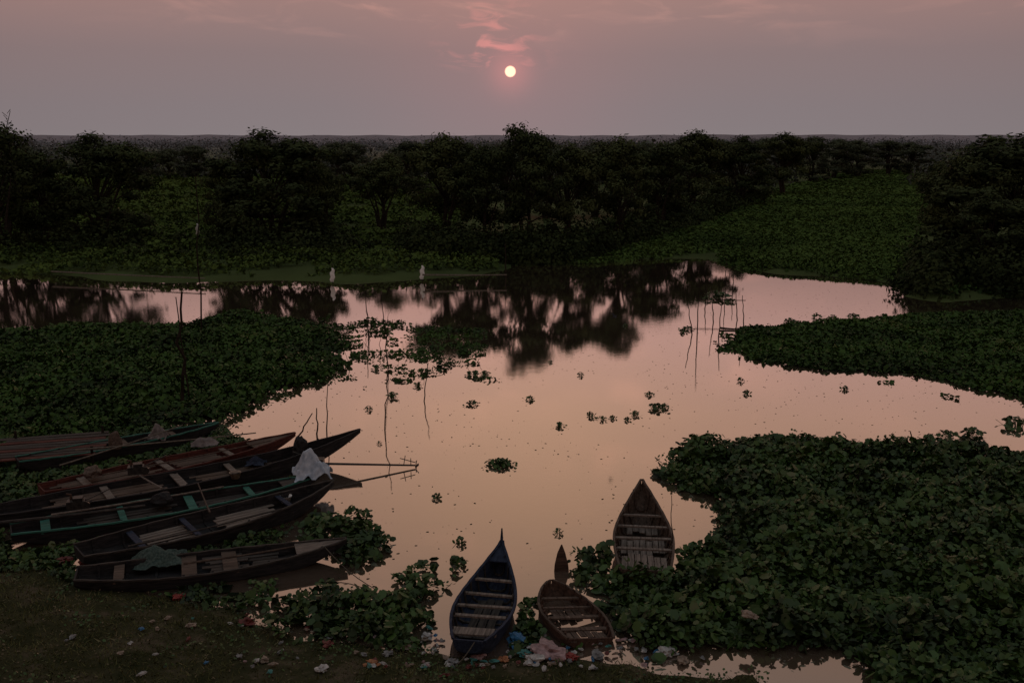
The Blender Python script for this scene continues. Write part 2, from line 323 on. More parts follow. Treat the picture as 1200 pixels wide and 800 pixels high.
mb.rings([[(-.17,-.05,-.15),(.17,-.05,-.15),(.16,.06,-.15),(-.16,.06,-.15)],[(-.15,-.04,.15),(.14,-.04,.15),(.13,.04,.15),(-.14,.04,.15)],[(-.09,0,.38),(.08,0,.38),(.08,.05,.38),(-.09,.05,.38)],[(-.01,.05,.56),(.012,.05,.56),(.012,.07,.56),(-.01,.07,.56)]])
o=mb.build('boat_prow',M['w_rust']); o.location=p; tag(o,'pointed wooden prow of a sunken boat poking out of the water','boat prow')
# ---------- crumpled and draped things
def crumple(name,label,cat,loc,sz,mat,seed=0,rough=.35,res=3,group=None):
    bm=bmesh.new(); bmesh.ops.create_icosphere(bm,subdivisions=res,radius=1)
    for v in bm.verts:
        c=v.co.copy(); n_=mn.noise(c*1.3+Vector((seed*3.1,0,0)))*rough+mn.noise(c*3.5+Vector((0,seed,0)))*rough*.6+abs(mn.noise(c*7))*rough*.35
        v.co=c*(1+n_); v.co.z=max(v.co.z,-.5)
        v.co.x*=sz[0]/2; v.co.y*=sz[1]/2; v.co.z=(v.co.z+.5)*sz[2]/1.5
    me=bpy.data.meshes.new(name); bm.to_mesh(me); bm.free(); me.materials.append(mat)
    o=bpy.data.objects.new(name,me); col.objects.link(o); o.location=loc; o.rotation_euler.z=seed*1.7
    tag(o,label,cat,group); return o
def drape(name,label,cat,loc,sx_,sy_,h,mat,seed=0,rz=0,peaks=((0,0,1),),n=34):
    mb=MB(); 
    for off in(0,-.012):
        for i in range(n+1):
            for j in range(n+1):
                u=i/n*2-1; v=j/n*2-1; sc_=1+.12*math.sin(5*math.atan2(v,u)+seed)
                x=u*sx_/2*sc_; y=v*sy_/2*sc_; z=0
                for (pxx,pyy,ph) in peaks:
                    d=math.hypot(u-pxx,v-pyy); z=max(z,ph*h*math.exp(-(d/.62)**2.2))
                an=math.atan2(v,u); d=math.hypot(u,v)
                z+=.11*h*math.sin(an*7+seed+d*2)*min(d,1)*(1 if z<.85*h else .3)+.14*h*mn.noise(Vector((u*4,v*4,seed)))
                mb.v.append((x,y,max(z,0)+off+.015))
    m_=(n+1)*(n+1)
    for i in range(n):
        for j in range(n):
            a_=i*(n+1)+j; q_=(a_,a_+n+1,a_+n+2,a_+1); mb.f.append(q_); mb.f.append(tuple(m_+k for k in q_[::-1]))
    o=mb.build(name,mat,smooth=True); o.location=loc; o.rotation_euler.z=rz; tag(o,label,cat); return o
drape('cloth_sheet','crumpled blue white sheet draped over a boat beside the propeller shaft','cloth',at(367,557,.45),.92,.85,.72,M['cloth_w'],1,.3,((-.15,.1,1),(.4,-.35,.5)))
crumple('sack','dark bundle just behind the blue white sheet','sack',at(352,532,.42),(.45,.35,.5),M['w_black'],21,.35)
drape('cloth_sheet','grey brown cloth thrown over a lump on the farthest moored boat','cloth',at(185,514,.3),.6,.5,.45,M['cloth_g'],2,.1,((0,0,1),(.4,.1,.7)))
drape('cloth_sheet','pale cloth lying on the red brown boat','cloth',at(240,521,.4),.7,.5,.22,M['cloth_g'],3,.4,((-.3,0,1),(.4,.2,.8)))
crumple('sack','small dark sack on the far boat, left of the grey brown cloth','sack',at(136,525,.35),(.35,.35,.5),M['w_brown'],4,.25)
crumple('sack','flat brown sack near the stern of the red brown boat','sack',at(108,556,.45),(.6,.4,.22),M['w_brown'],14,.3)
crumple('sack','dark sack amidships in the green edged boat','sack',at(190,590,.3),(.5,.4,.28),M['w_black'],15,.3)
drape('fishing_net','heap of grey green fishing net inside the nearest left boat','fishing net',at(186,657,.16),1.0,.8,.32,M['net'],5,.2,((-.2,.1,1),(.45,-.1,.7)))
drape('cloth_sheet','small dark cloth inside the longest boat','cloth',at(300,543,.3),.5,.45,.2,M['w_blue'],6)
def basin(px,py,z,r,mat,label):
    mb=MB(); prof=[(r*.7,0),(r,.16),(r*1.06,.165),(r*.95,.16),(r*.66,.02),(0.001,.02)]
    Rg=[[(pr*math.cos(t*math.pi/10),pr*math.sin(t*math.pi/10),zz) for t in range(20)] for pr,zz in prof]; mb.rings(Rg,cap=True)
    o=mb.build('basin',mat,smooth=True); o.location=at(px,py,z); tag(o,label,'basin')
basin(335,588,.24,.15,M['flag'],'white plastic basin inside the bow of a dark left boat')
basin(276,560,.3,.15,M['l_tan'],'tan basin in the longest moored boat')
def motor(px,py,z,rz,label):
    root=empty('boat_motor',at(px,py,z),rz); tag(root,label,'boat motor')
    mb=MB(); mb.box((0,0,.14),(.4,.26,.2)); mb.box((.05,0,.27),(.22,.2,.08)); mb.build('engine_block',M['metal'],root)
    mb=MB(); mb.tube([(-.12,.08,.24),(-.12,.08,.36),(-.22,.08,.38)],.03,8); mb.build('exhaust',M['w_rust'],root)
    mb=MB(); mb.tube([(.22,-.145,.14),(.22,-.175,.14)],.11,14); mb.build('flywheel',M['metal'],root)
    mb=MB(); mb.tube([(.2,.05,.2),(.75,.1,.42)],.015,6); mb.build('tiller',M['metal'],root)
motor(160,556,.45,.3,'small rusty motor near the middle of the red brown boat')
motor(90,597,.4,.25,'small motor at the stern end of the longest boat')
root=empty('plank_platform',at(60,536,0),.25); tag(root,'low platform of weathered planks between boats at the far left','platform')
for j in range(9):
    mb=MB(); mb.box((random.uniform(-.1,.1),-1+.26*j,.33),(3.0+random.uniform(-.3,.3),.2,.03),rz=random.uniform(-.03,.03)); mb.build('plank',M['w_dark' if j%3 else 'w_red'],root)
for x in(-1.2,1.2):
    mb=MB(); mb.tube([(x,-1.2,.27),(x,1.3,.27)],.045); mb.build('beam',M['stake'],root)
    for y in(-1.0,1.1):
        mb=MB(); mb.tube([(x+.07,y,-.8),(x+.07,y,.55)],.04); mb.build('post',M['stake'],root)
def pole_between(a,za,b_,zb,label,r=.03,m='stake',name='pole',cat='pole',sag=.02):
    A=at(*a,za); B=at(*b_,zb); mb=MB(); m_=(A+B)/2
    pts=[A.lerp(B,i/6)-m_+Vector((0,0,-sag*math.sin(math.pi*i/6))) for i in range(7)]
    mb.tube(pts,[r*(1-.05*i) for i in range(7)],6); o=mb.build(name,M[m]); o.location=m_; tag(o,label,cat)
pole_between((88,527),.52,(300,507),.56,'bamboo pole laid across the two farthest moored boats',.025,'rail')
pole_between((60,603),.47,(262,570),.42,'bamboo pole resting along the longest boat beside the green edged one',.028,'w_pale')
pole_between((120,556),.45,(318,516),.58,'thin pole lying in the red brown boat',.022,'w_brown')
pole_between((150,640),.45,(330,596),.5,'thin pole lying in the dark boat with the white basin',.022,'w_dark')
pole_between((0,612),.5,(170,592),.45,'stout pole at the sterns of the long boats, far left',.04,'w_dark')
pole_between((215,660),.40,(345,640),.42,'short oar handle lying on the nearest left boat',.025,'w_brown')
pole_between((190,572),.5,(150,548),.5,'short pole lying crosswise between the red brown and the longest boat',.025,'w_pale')
pole_between((246,600),.45,(232,566),.45,'short pole lying crosswise between the longest and the green edged boat',.022,'w_brown')
pole_between((70,545),.5,(214,498),.6,'thin pole sloping over the plank platform to the farthest boat',.022,'rail')
pole_between((380,640),.42,(440,690),.05,'slack mooring rope from the nearest left boat to the shore plants',.012,'rope','mooring_rope','rope',.1)
pole_between((556,752),.40,(528,784),.35,'short mooring rope from the blue black boat to the bank',.012,'rope','mooring_rope','rope',.06)
# long-tail shaft
root=empty('propeller_shaft',at(377,558,0)); tag(root,'long boat propeller shaft reaching right from the moored boats into the water','propeller shaft')
P1=at(487,545,.06)-root.location
P0=Vector((at_y(377,543,root.location.y).x-root.location.x,0,at_y(377,543,root.location.y).z))
mb=MB(); mb.tube([P0,P0.lerp(P1,.5),P1],[.035,.03,.025],8); mb.build('shaft',M['metal'],root)
dr=(P1-P0).normalized(); nrm=dr.cross(Vector((0,0,1))).normalized(); up=nrm.cross(dr)
pr=MB()
for k in range(3):
    a_=k*2.09+.4; e=nrm*math.cos(a_)+up*math.sin(a_); t=dr.cross(e)
    c=[P1+dr*.02+e*.02-t*.02,P1+dr*.05+e*.13-t*.05,P1+dr*.05+e*.17+t*.02,P1+dr*.0+e*.10+t*.06,P1+e*.02+t*.02]
    b=len(pr.v)
    for off in(0,.008):
        for v in c: pr.v.append(tuple(v+dr*off))
    pr.f+= [tuple(b+i for i in range(5)),tuple(b+5+i for i in range(5))[::-1]]+[(b+i,b+(i+1)%5,b+5+(i+1)%5,b+5+i) for i in range(5)]
pr.build('propeller',M['metal'],root)
mb=MB(); q0=P0.lerp(P1,.87); mb.tube([q0,q0+Vector((0,0,.28))+dr*.05],.012); mb.tube([q0+Vector((.2,0,0.0)),q0+Vector((.2,0,.2))],.012); mb.tube([q0+Vector((-.1,0,.2)),q0+Vector((.32,0,.08))],.012); mb.build('bracket',M['metal'],root)
mb=MB(); mb.box(P0+Vector((-.15,0,.02)),(.42,.26,.26)); mb.tube([P0+Vector((-.2,-.1,.15)),P0+Vector((-.2,-.1,.3))],.05,8); mb.tube([P0+Vector((-.32,.1,.12)),P0+Vector((-.8,.12,.3))],.015); mb.build('engine',M['metal'],root)
# ---------- stakes
def stake(px,py,tx,ty,r=.03,label='',group=None,name='stake',wob=.03):
    b=place(px,py); t=at_y(tx,ty,b.y); d=t-b; n=7; pts=[(0,0,-.6)]
    for i in range(n+1):
        f=i/n; w_=wob*math.sin(f*math.pi)
        pts.append(tuple(d*f+Vector((random.uniform(-w_,w_),random.uniform(-w_,w_),0))))
    mb=MB(); mb.tube(pts,[r]+[r*(1-.5*i/n) for i in range(n+1)],5); o=mb.build(name,M['stake']); o.location=b; tag(o,label,'stake',group); return o
stake(213,478,213,342,.07,'tallest thick stake standing in the left plant mat',wob=.15)
stake(222,470,206,348,.035,'thin stake leaning against the tallest one in the left plant mat')
stake(236,395,229,205,.045,'very tall thin pole rising above the far left shore',wob=.1)
stake(383,510,384,450,.022,'short thin stake just right of the longest boat')
stake(451,504,455,432,.022,'slanting stake in open water, left of centre',wob=.06)
stake(455,430,447,345,.026,'tall thin stake among floating weeds left of centre',wob=.08)
stake(497,470,502,425,.022,'crooked stake by the tree reflection',wob=.05)
stake(432,392,428,340,.03,'thin stake at the right end of the left plant mat')
stake(787,655,787,580,.014,'slim pole standing against the right side of the brown boat')
stake(593,322,592,285,.05,'stake at the right end of the far shore rail')
stake(345,520,366,484,.03,'slanting stick rising from the bow of the red brown boat')
stake(372,520,371,478,.03,'upright stick beside the bow of the red brown boat')
stake(1068,520,1067,505,.03,'short stub behind the big right plant mat')
for x,y,x2,y2 in[(817,393,820,328),(811,392,806,352),(826,362,829,332),(836,378,834,338),(850,348,851,302),(858,349,860,322),(872,388,870,346),(842,395,846,355),(864,375,862,335)]:
    stake(x,y,x2,y2,.030,'thin bare stake of the weedy fish trap in open water','stakes of the fish trap')
for i in range(22):
    x=random.uniform(405,560); y=random.uniform(380,440); stake(x,y,x+random.uniform(-9,9),y-random.uniform(6,26),.015,'short thin twig poking up through the floating weeds','twigs in the floating weeds','twig',.05)
pole_between((495,322),.55,(594,322),.5,'thin horizontal rail along the far shore between two stakes',.06,'rail','rail','rail')
pole_between((816,350),.8,(874,352),.8,'crossbar of the fish trap over open water',.03,'stake','rail','rail')
pole_between((843,384),.08,(874,386),.06,'low stick floating at the foot of the fish trap',.05,'stake','stick','stick')
pole_between((60,318),.5,(240,326),.5,'long thin rail along the far left shore',.05,'rail','rail','rail')
def flag(px,py,ty,label):
    b=place(px,py); t=at_y(px,ty,b.y); h=t.z-b.z; root=empty('marker_flag',b); tag(root,label,'marker')
    mb=MB(); mb.tube([(0,0,-.5),(0,0,h+.25)],.03,5); mb.build('pole',M['stake'],root)
    Rg=[]
    for i in range(7):
        f=i/6; rr=.05+.11*math.sin(f*2.6)*(1-.2*f); Rg.append([(rr*(1+.3*math.sin(j*2.3+i))*math.cos(j*math.pi/4)+.05*math.sin(i*2),rr*.7*math.sin(j*math.pi/4),h-f*h*.85) for j in range(8)])
    mb=MB(); mb.rings(Rg); mb.build('cloth',M['flag'],root,smooth=True)
flag(390,333,314,'white cloth marker at the far waterline, left of the shore rail')
flag(495,330,311,'white cloth marker at the left end of the shore rail')
flag(232,279,262,'white cloth hanging high on the pole line in the left field')
# ---------- plant mats
def mat_stuff(name,label,cat,px,dens,size,hmax,thr=-1,k=6,mat='hya',base=True,lump=1.6,jit=.5,cell=.35,tilt=.8,falloff=.7,seed=0,fardens=None):
    poly=np.array(wpoly(px)); lo=poly.min(0)-.5; hi=poly.max(0)+.5; area=(hi-lo).prod()
    n=int(area*dens); 
    P=lo+rng.random((n,2))*(hi-lo)
    ang=np.abs(P[:,0])/np.maximum(P[:,1],1); P=P[ang<.75]
    if fardens:
        keep=rng.random(len(P))<np.minimum(1,(fardens/P[:,1])**1.7); P=P[keep]
    sd=sdf(P,poly)+(fbm(P[:,0]/(jit*3),P[:,1]/(jit*3),seed)-.5)*2.4*jit+(fbm(P[:,0]/.45,P[:,1]/.45,seed+3)-.5)*1.5*min(1,jit*1.6)+(rng.random(len(P))-.65)*.5
    cov=fbm(P[:,0]/lump,P[:,1]/lump,seed+5,4)
    keep=(sd>0)&(cov>thr)&(~inboat(P,.06)); P=P[keep]; sd=sd[keep]; cov=cov[keep]
    big=fbm(P[:,0]/lump,P[:,1]/lump,seed+9); fine=fbm(P[:,0]/.5,P[:,1]/.5,seed+29,2)
    hh=hmax*(.2+1.0*np.clip((big-.3)*2,0,1)*.8+.45*np.clip((fine-.45)*3,0,1))*np.clip(.3+sd/falloff,.3,1)
    u=rng.random(len(P))
    gzv=np.maximum(0,land_h(P[:,0],P[:,1]))
    z=gzv+.03+hh*(.3+.7*u)
    C=np.stack([P[:,0],P[:,1],z],1); Nn=rng.normal(size=(len(P),3))*tilt; Nn[:,2]=1
    sz=size*(.45+.8*rng.random(len(P))+.9*(rng.random(len(P))>.88))
    if fardens: sz*=np.clip(P[:,1]/fardens,1,3.5)
    rnd_shade=np.clip(.15*rng.random(len(P))+.9*u**1.5*rng.random(len(P))**.6+.25*(fine-.5),0,1.1)  # higher leaves painted lighter, as if lit from above
    groups=[(leafV(C,Nn,sz,k,.75),k,0,rnd_shade)]
    if base:
        nx=int((hi-lo)[0]/cell); ny=int((hi-lo)[1]/cell)
        gx,gy=np.meshgrid(lo[0]+np.arange(nx)*cell,lo[1]+np.arange(ny)*cell); gx=gx.ravel(); gy=gy.ravel()
        cx=gx+cell/2; cy=gy+cell/2; CP=np.stack([cx,cy],1)
        sdc=sdf(CP,poly)+(fbm(cx/(jit*3),cy/(jit*3),seed)-.5)*2.4*jit; cv=fbm(cx/lump,cy/lump,seed+5,4)
        kk=(sdc>cell*1.3)&(cv>thr+.04)&(~inboat(CP,cell*.5)); gx=gx[kk]; gy=gy[kk]
        V=[]
        for dx,dy in((0,0),(1,0),(1,1),(0,1)):
            x=gx+dx*cell; y=gy+dy*cell; b_=fbm(x/lump,y/lump,seed+9); s_=sdf(np.stack([x,y],1),poly)+(fbm(x/(jit*3),y/(jit*3),seed)-.5)*2.4*jit
            zz=.02+.32*hmax*(.25+.8*np.clip((b_-.3)*2,0,1))*np.clip(.1+s_/falloff,.1,1)*.9+np.maximum(0,land_h(x,y)); V.append(np.stack([x,y,zz],1))
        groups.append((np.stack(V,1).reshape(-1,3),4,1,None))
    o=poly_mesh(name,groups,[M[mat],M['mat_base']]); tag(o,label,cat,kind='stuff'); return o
mat_stuff('hyacinth_mat','big dark leafy water hyacinth mat filling the lower right','water plants',
 [(772,545),(785,530),(850,530),(900,514),(960,520),(1050,530),(1100,532),(1250,536),(1500,560),(1500,900),(1050,900),(1035,800),(1000,772),(950,768),(900,765),(830,768),(770,765),(725,745),(705,715),(690,690),(672,662),(700,652),(735,658),(795,658),(835,625),(860,600),(830,585),(790,572)],460,.14,.62,seed=1,lump=1.3,jit=.32)
mat_stuff('hyacinth_mat','flat green plant mat reaching in from the right middle','water plants',
 [(838,402),(880,386),(930,379),(1000,376),(1080,371),(1200,364),(1600,364),(1600,485),(1200,470),(1150,460),(1100,445),(1050,441),(960,434),(900,426),(850,409)],230,.15,.26,k=5,mat='hya_mid',seed=2,lump=2.6,jit=.7,cell=.5)
mat_stuff('hyacinth_mat','broad plant mat filling the left middle','water plants',
 [(-500,392),(0,388),(100,382),(200,382),(230,374),(290,368),(340,378),(395,388),(412,402),(405,425),(390,440),(330,455),(300,475),(270,492),(200,502),(100,515),(-500,540)],160,.15,.34,k=5,mat='hya_mid',seed=3,lump=2.8,jit=.8,cell=.5)
mat_stuff('hyacinth_mat','dark low plants packed around the moored left boats','water plants',
 [(-400,500),(0,505),(150,498),(260,500),(310,525),(335,560),(335,610),(330,655),(240,668),(180,690),(60,680),(-400,660)],260,.12,.13,seed=4,jit=.3,lump=1.2)
mat_stuff('hyacinth_mat','leafy plants just right of the nearest left boats bows','water plants',
 [(390,604),(430,605),(450,635),(440,655),(410,668),(395,650),(372,640),(355,620)],400,.15,.36,thr=.3,seed=5,jit=.25,lump=.7)
mat_stuff('hyacinth_mat','leafy shore plants between the left boats and the blue black boat','water plants',
 [(320,718),(350,703),(380,690),(430,695),(460,700),(470,676),(500,664),(540,660),(536,680),(500,700),(512,735),(518,768),(440,768),(330,748)],420,.13,.34,thr=.43,seed=6,jit=.25,lump=.55)
mat_stuff('hyacinth_mat','low plants on the left shore below the nearest boat','water plants',
 [(150,678),(260,672),(320,690),(325,720),(240,712),(150,700)],260,.12,.2,thr=.42,seed=7,jit=.2,lump=.8)
mat_stuff('hyacinth_mat','plants between the blue black boat and the sunken boat','water plants',
 [(600,708),(636,700),(655,735),(700,760),(600,770),(575,756)],360,.13,.26,thr=.40,seed=8,jit=.2,lump=.7)
mat_stuff('floating_weeds','loose weeds scattered over the dark tree reflection','water plants',
 [(380,372),(440,374),(500,382),(570,388),(575,425),(575,447),(500,442),(430,452),(385,440)],85,.13,.12,thr=.52,k=5,mat='hya_mid',base=False,seed=9,lump=.9,jit=.6)
mat_stuff('floating_weeds','loose weeds trailing off the right mat','water plants',
 [(1000,440),(1200,466),(1200,480),(1060,462)],70,.14,.12,thr=.58,k=5,mat='hya_mid',base=False,seed=19,lump=1.2,jit=.4)
mat_stuff('shore_plants','bright low plants covering the far left shore','shore plants',
 [(-400,290),(0,300),(160,296),(300,296),(440,305),(600,300),(590,318),(480,324),(400,329),(330,326),(200,327),(90,322),(-400,318)],38,.24,.55,thr=.36,k=5,mat='field',base=False,seed=10,lump=3,jit=1)
mat_stuff('floating_field','green hyacinth channel running back to the right between the trees','water plants',
 [(600,306),(700,296),(780,280),(850,250),(900,230),(960,212),(1000,202),(1090,202),(1085,250),(1075,300),(1062,330),(1000,326),(950,322),(880,318),(830,300),(760,304),(700,309)],110,.19,.22,k=5,mat='field2',base=False,seed=11,lump=6,jit=.8,fardens=66)
mat_stuff('field_plants','dim green field behind the left trees','field plants',
 [(-200,215),(170,208),(500,212),(560,250),(480,300),(300,300),(-200,300)],22,.30,.5,k=4,thr=.33,mat='field',base=False,seed=12,lump=4,jit=1,fardens=80)
mat_stuff('shore_plants','low plants at the foot of the dark right trees','shore plants',
 [(1055,300),(1300,300),(1400,345),(1200,344),(1110,352),(1070,340)],30,.3,.4,k=5,mat='hya_mid',base=False,seed=13,lump=4,jit=1)
n=11000; P=np.stack([rng.uniform(-22,30,n),rng.uniform(15,64,n)],1)
cv=fbm(P[:,0]/3,P[:,1]/3,41); keep=(land_h(P[:,0],P[:,1])<-.05)&(~inboat(P,.02))&(cv+.3*rng.random(n)>.56); P=P[keep]
C=np.stack([P[:,0],P[:,1],np.full(len(P),.006)],1); Nn=rng.normal(size=(len(P),3))*.05; Nn[:,2]=1
o=poly_mesh('floating_debris',[(leafV(C,Nn,.02+.07*rng.random(len(P))**2,5,.6),5,0,None)],[M['debris']]); tag(o,'fine specks of leaf debris floating on the river','debris',kind='stuff')
# ---------- small clumps
def clump_mesh(seed,r,n):
    P=rng.normal(size=(n,2))*r*.45; d=np.hypot(P[:,0],P[:,1]); h=.04+.17*rng.random(n)*np.clip(1-d/(r*1.3),.2,1)
    C=np.stack([P[:,0],P[:,1],h],1); Nn=rng.normal(size=(n,3))*.7; Nn[:,2]=1; Nn[:,:2]+=P*1.0
    g_=[(leafV(C,Nn,.11*(.6+.7*rng.random(n)),6),6,0,None)]
    b_=np.stack([P[:,0]*.6,P[:,1]*.6,np.full(n,-.02)],1); wv=np.array([.010,0,0]); V=np.stack([b_-wv,b_+wv,C+wv*.6,C-wv*.6],1).reshape(-1,3)
    g_.append((V,4,0,None)); return poly_mesh('hyacinth_clump',g_,[M['hya']])
protos=[clump_mesh(i,r_,n_) for i,(r_,n_) in enumerate([(.30,46),(.24,26),(.17,18),(.36,40)])]
used=[False]*4
spots=[(620,468,1,.9),(512,583,2,.8),(540,637,2,.9),(770,479,0,1.1),(762,463,1,.8),(705,492,3,.7),(692,487,2,.9),(745,487,1,.9),(655,500,1,.8),(655,625,2,.7),(680,440,2,.8),(875,461,2,.9),(867,447,2,.9),(990,457,2,.9),(556,441,1,1.2),(568,440,1,1.0),(553,474,0,.8),(549,440,1,.9),(1110,512,0,1.2),(1138,510,0,1.3),(1192,500,3,1.7),(845,350,0,2.0),(838,346,3,1.5),(857,354,3,1.2),(830,352,1,1.5),(806,386,0,1.0),(800,389,2,1.1),(733,382,2,.8),(460,466,1,1.1),(490,452,1,.9),(440,433,1,1.0),(925,378,0,1.2),(958,372,1,1.3),(975,374,2,1.3),(1000,372,0,1.2),(735,492,2,.7),(718,490,2,.7),(432,480,2,.8),(470,700,2,1),(780,478,1,.9),(645,425,2,.6),(445,520,2,.5)]
lg='small floating hyacinth clumps'
for px,py,i,s in spots:
    if not used[i]: o=protos[i]; used[i]=True
    else: o=protos[i].copy(); col.objects.link(o)
    o.location=at(px,py,0); o.rotation_euler=(0,0,random.uniform(0,6.28)); o.scale=(s,s,s); tag(o,'small dark green hyacinth clump floating alone on the open water','floating plant',lg)
big=clump_mesh(9,.40,130); big.location=at(586,545); tag(big,'densest round hyacinth clump floating in the middle of the river','floating plant')
# ---------- trees
def tree_proto(seed,h=10.,w=7.,nc=42,nl=250,cb=.22,leaf=.25,mat='tree'):
    rs=np.random.default_rng(seed); rd=random.Random(seed)
    cl=[]
    lobes=[(rs.uniform(-.28,.28)*w,rs.uniform(-.2,.2)*w,h*rs.uniform(.60,.78)) for _ in range(4)]+[(rs.uniform(-.05,.05)*w,0,h*.84)]
    while len(cl)<nc:
        if rs.random()<.4 and len(cl)>4:
            l=lobes[rs.integers(0,5)]; v=rs.normal(size=3)*np.array([w*.12,w*.12,h*.05]); c=(l[0]+v[0],l[1]+v[1],min(l[2]+v[2],h*.92)); cl.append(c); continue
        f=rs.random(); z=h*(cb+(.88-cb)*f)
        prof=math.sin(math.pi*(.2+.72*f))**.7
        a_=rs.random()*6.28; rr=w/2*prof*math.sqrt(rs.random())*(.72+.32*rs.random())
        cl.append((rr*math.cos(a_),rr*math.sin(a_),z))
    cl.append((rs.normal()*.4,0,h*.92)); cl=np.array(cl)
    tb=MB(); fork=h*rd.uniform(.16,.24); tx=rd.uniform(-.3,.3); top=Vector((tx*1.5,rd.uniform(-.3,.3),h*.6))
    r0=.19
    tb.tube([(0,0,-.3),(tx*.3,0,fork*.5),(tx,0,fork),((tx+top.x)/2,0,h*.4),tuple(top)],[r0*1.3,r0,r0*.8,r0*.55,r0*.25],8)
    for k in range(3):
        a_=rd.uniform(0,6.28); e=Vector((math.cos(a_)*w*.24,math.sin(a_)*w*.24,h*.55))
        tb.tube([(math.cos(a_)*.25,math.sin(a_)*.25,-.3),tuple(e*.35+Vector((0,0,.3))),tuple(e)],[r0*.8,r0*.55,r0*.2],6)
    for c in cl[::2]:
        c=Vector(c); t0=min(.95,max(.25,(c.z/h)*.8)); b_=Vector((tx,0,fork)).lerp(top,max(0,(t0-.2))*1.0); b_.z=min(b_.z,c.z-.2) if c.z>fork+.3 else fork
        mid=b_.lerp(c,.5)+Vector((rd.uniform(-.2,.2),rd.uniform(-.2,.2),.25)); tb.tube([tuple(b_),tuple(mid),tuple(c)],[.07,.045,.015],5,cap=False)
    Cs=[];Ns=[];rn=[]
    for c in cl:
        n_=int(nl*rs.uniform(.6,1.3)); R0=rs.uniform(.6,1.1); v=rs.normal(size=(n_,3)); v/=np.linalg.norm(v,axis=1)[:,None]
        rad=R0*rs.random(n_)**.45*(1+.35*np.sin(v[:,0]*5+c[0])*np.cos(v[:,1]*4)); v2=v*rad[:,None]; v2[:,2]*=.7
        Cs.append(c+v2); Ns.append(v*1.1+rs.normal(size=(n_,3))*.4+np.array([0,0,.5])); rn.append(np.clip(.4+.65*v[:,2],0,1)*(.3+.7*rs.random(n_))*(.6+.5*c[2]/h))  # crown shading put into leaf tone: upper and outer-top leaves lighter
    n_=500; ci=rs.integers(0,len(cl),n_); v=rs.normal(size=(n_,3)); v/=np.linalg.norm(v,axis=1)[:,None]; Cs.append(cl[ci]+v*(.7+.5*rs.random(n_))[:,None]*np.array([1,1,.7])); Ns.append(rs.normal(size=(n_,3))+np.array([0,0,.4])); rn.append(rs.random(n_))
    C=np.concatenate(Cs); Nn=np.concatenate(Ns); rr=np.concatenate(rn)
    ok=C[:,2]>.1; C=C[ok];Nn=Nn[ok];rr=rr[ok]
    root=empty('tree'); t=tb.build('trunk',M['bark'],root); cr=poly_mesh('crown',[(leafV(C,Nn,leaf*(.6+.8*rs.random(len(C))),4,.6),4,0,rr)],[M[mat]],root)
    return root
TP=[tree_proto(1,nc=58,cb=.22),tree_proto(2,cb=.28,nc=50,mat='tree2'),tree_proto(3,cb=.06,nc=76),tree_proto(4,cb=.38,nc=40,mat='tree2'),tree_proto(5,cb=.03,nc=76,mat='tree2'),tree_proto(6,cb=.08,nc=56,mat='treeb'),tree_proto(7,cb=.2,nc=46,mat='treeb')]
tu=[False]*7
def tree(i,px,by,ty,wpx,label,group=None,name='tree',depthscale=1):
    b=place(px,by); h=at_y(px,ty,b.y).z-b.z; depth=b.y*math.cos(T)+(H)*math.sin(T); w_=wpx*K*depth
    src=TP[i]
    if not tu[i]: root=src; tu[i]=True
    else:
        root=src.copy(); col.objects.link(root)
        for ch in src.children:
            c=ch.copy(); col.objects.link(c); c.parent=root
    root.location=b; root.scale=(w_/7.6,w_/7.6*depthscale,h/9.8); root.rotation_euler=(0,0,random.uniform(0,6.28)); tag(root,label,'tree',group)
tree(0,5,292,142,125,'dark tree at the far left edge with a bare twig above')
tree(2,58,288,178,78,'lower dark tree squeezed between the two leftmost tall trees')
tree(2,118,286,154,134,'broad dense dark tree, second tall tree from the left edge')
tree(2,320,284,150,164,'largest round dense tree standing alone left of centre')
tree(4,378,283,190,60,'smaller tree on the right flank of the largest round tree')
tree(4,268,284,184,70,'smaller tree on the left flank of the largest round tree')
tree(3,447,268,178,95,'open tree with several visible thin trunks left of centre')
tree(1,520,284,154,108,'tall tree at the left end of the central tree row')
tree(0,568,287,166,90,'tall tree in the central row, just left of the highest crown')
tree(0,617,289,144,104,'tree with the highest crown in the centre below the sun')
tree(1,668,287,166,98,'tree in the central row, just right of the highest crown')
tree(1,722,284,158,104,'tall pale leaved tree in the central row, second right of the highest crown')
tree(0,772,268,165,94,'dark tree in the central row, third right of the highest crown')
tree(1,815,252,151,104,'tall pale edged tree near the right end of the central row')
tree(2,868,240,158,90,'dense tree in the row, left of the last tree before the channel')
tree(1,918,228,154,84,'last tree of the central row before the green channel')
tree(0,1185,297,156,225,'massive dark tree at the right edge')
tree(4,1122,300,180,118,'rounded dark tree in front of the right tree mass')
tree(2,1155,322,224,115,'low dense tree at the foot of the right tree mass')
tree(4,1097,262,188,60,'small dark tree at the left end of the right tree mass')
tree(2,1230,322,222,130,'dense low tree at the right edge below the massive tree')
BG='background trees behind the central row'
for i,px,by,ty,w_ in[(6,415,224,166,80),(5,480,232,165,84),(5,545,246,166,84),(6,594,254,164,90),(5,640,256,165,100),(5,696,254,163,90),(6,748,246,165,90),(5,795,234,164,90),(5,843,222,163,86),(6,890,213,161,80),(5,950,214,159,74),(6,975,210,162,66),(5,1005,208,163,66),(6,1040,206,164,60),(5,1068,206,166,56),(6,200,212,174,50),(5,230,210,170,60),(6,395,212,166,60),(5,350,230,168,80),(5,165,225,172,60),(5,30,240,168,90)]:
    tree(i,px,by,ty,w_,'background tree half hidden behind the row in front',BG)
b=place(8,292); mb=MB(); tz=at_y(12,130,b.y); d=tz-b
mb.tube([(0,0,d.z*.6),(d.x*.6,0,d.z*.85),(d.x,0,d.z)],[.06,.04,.02],5)
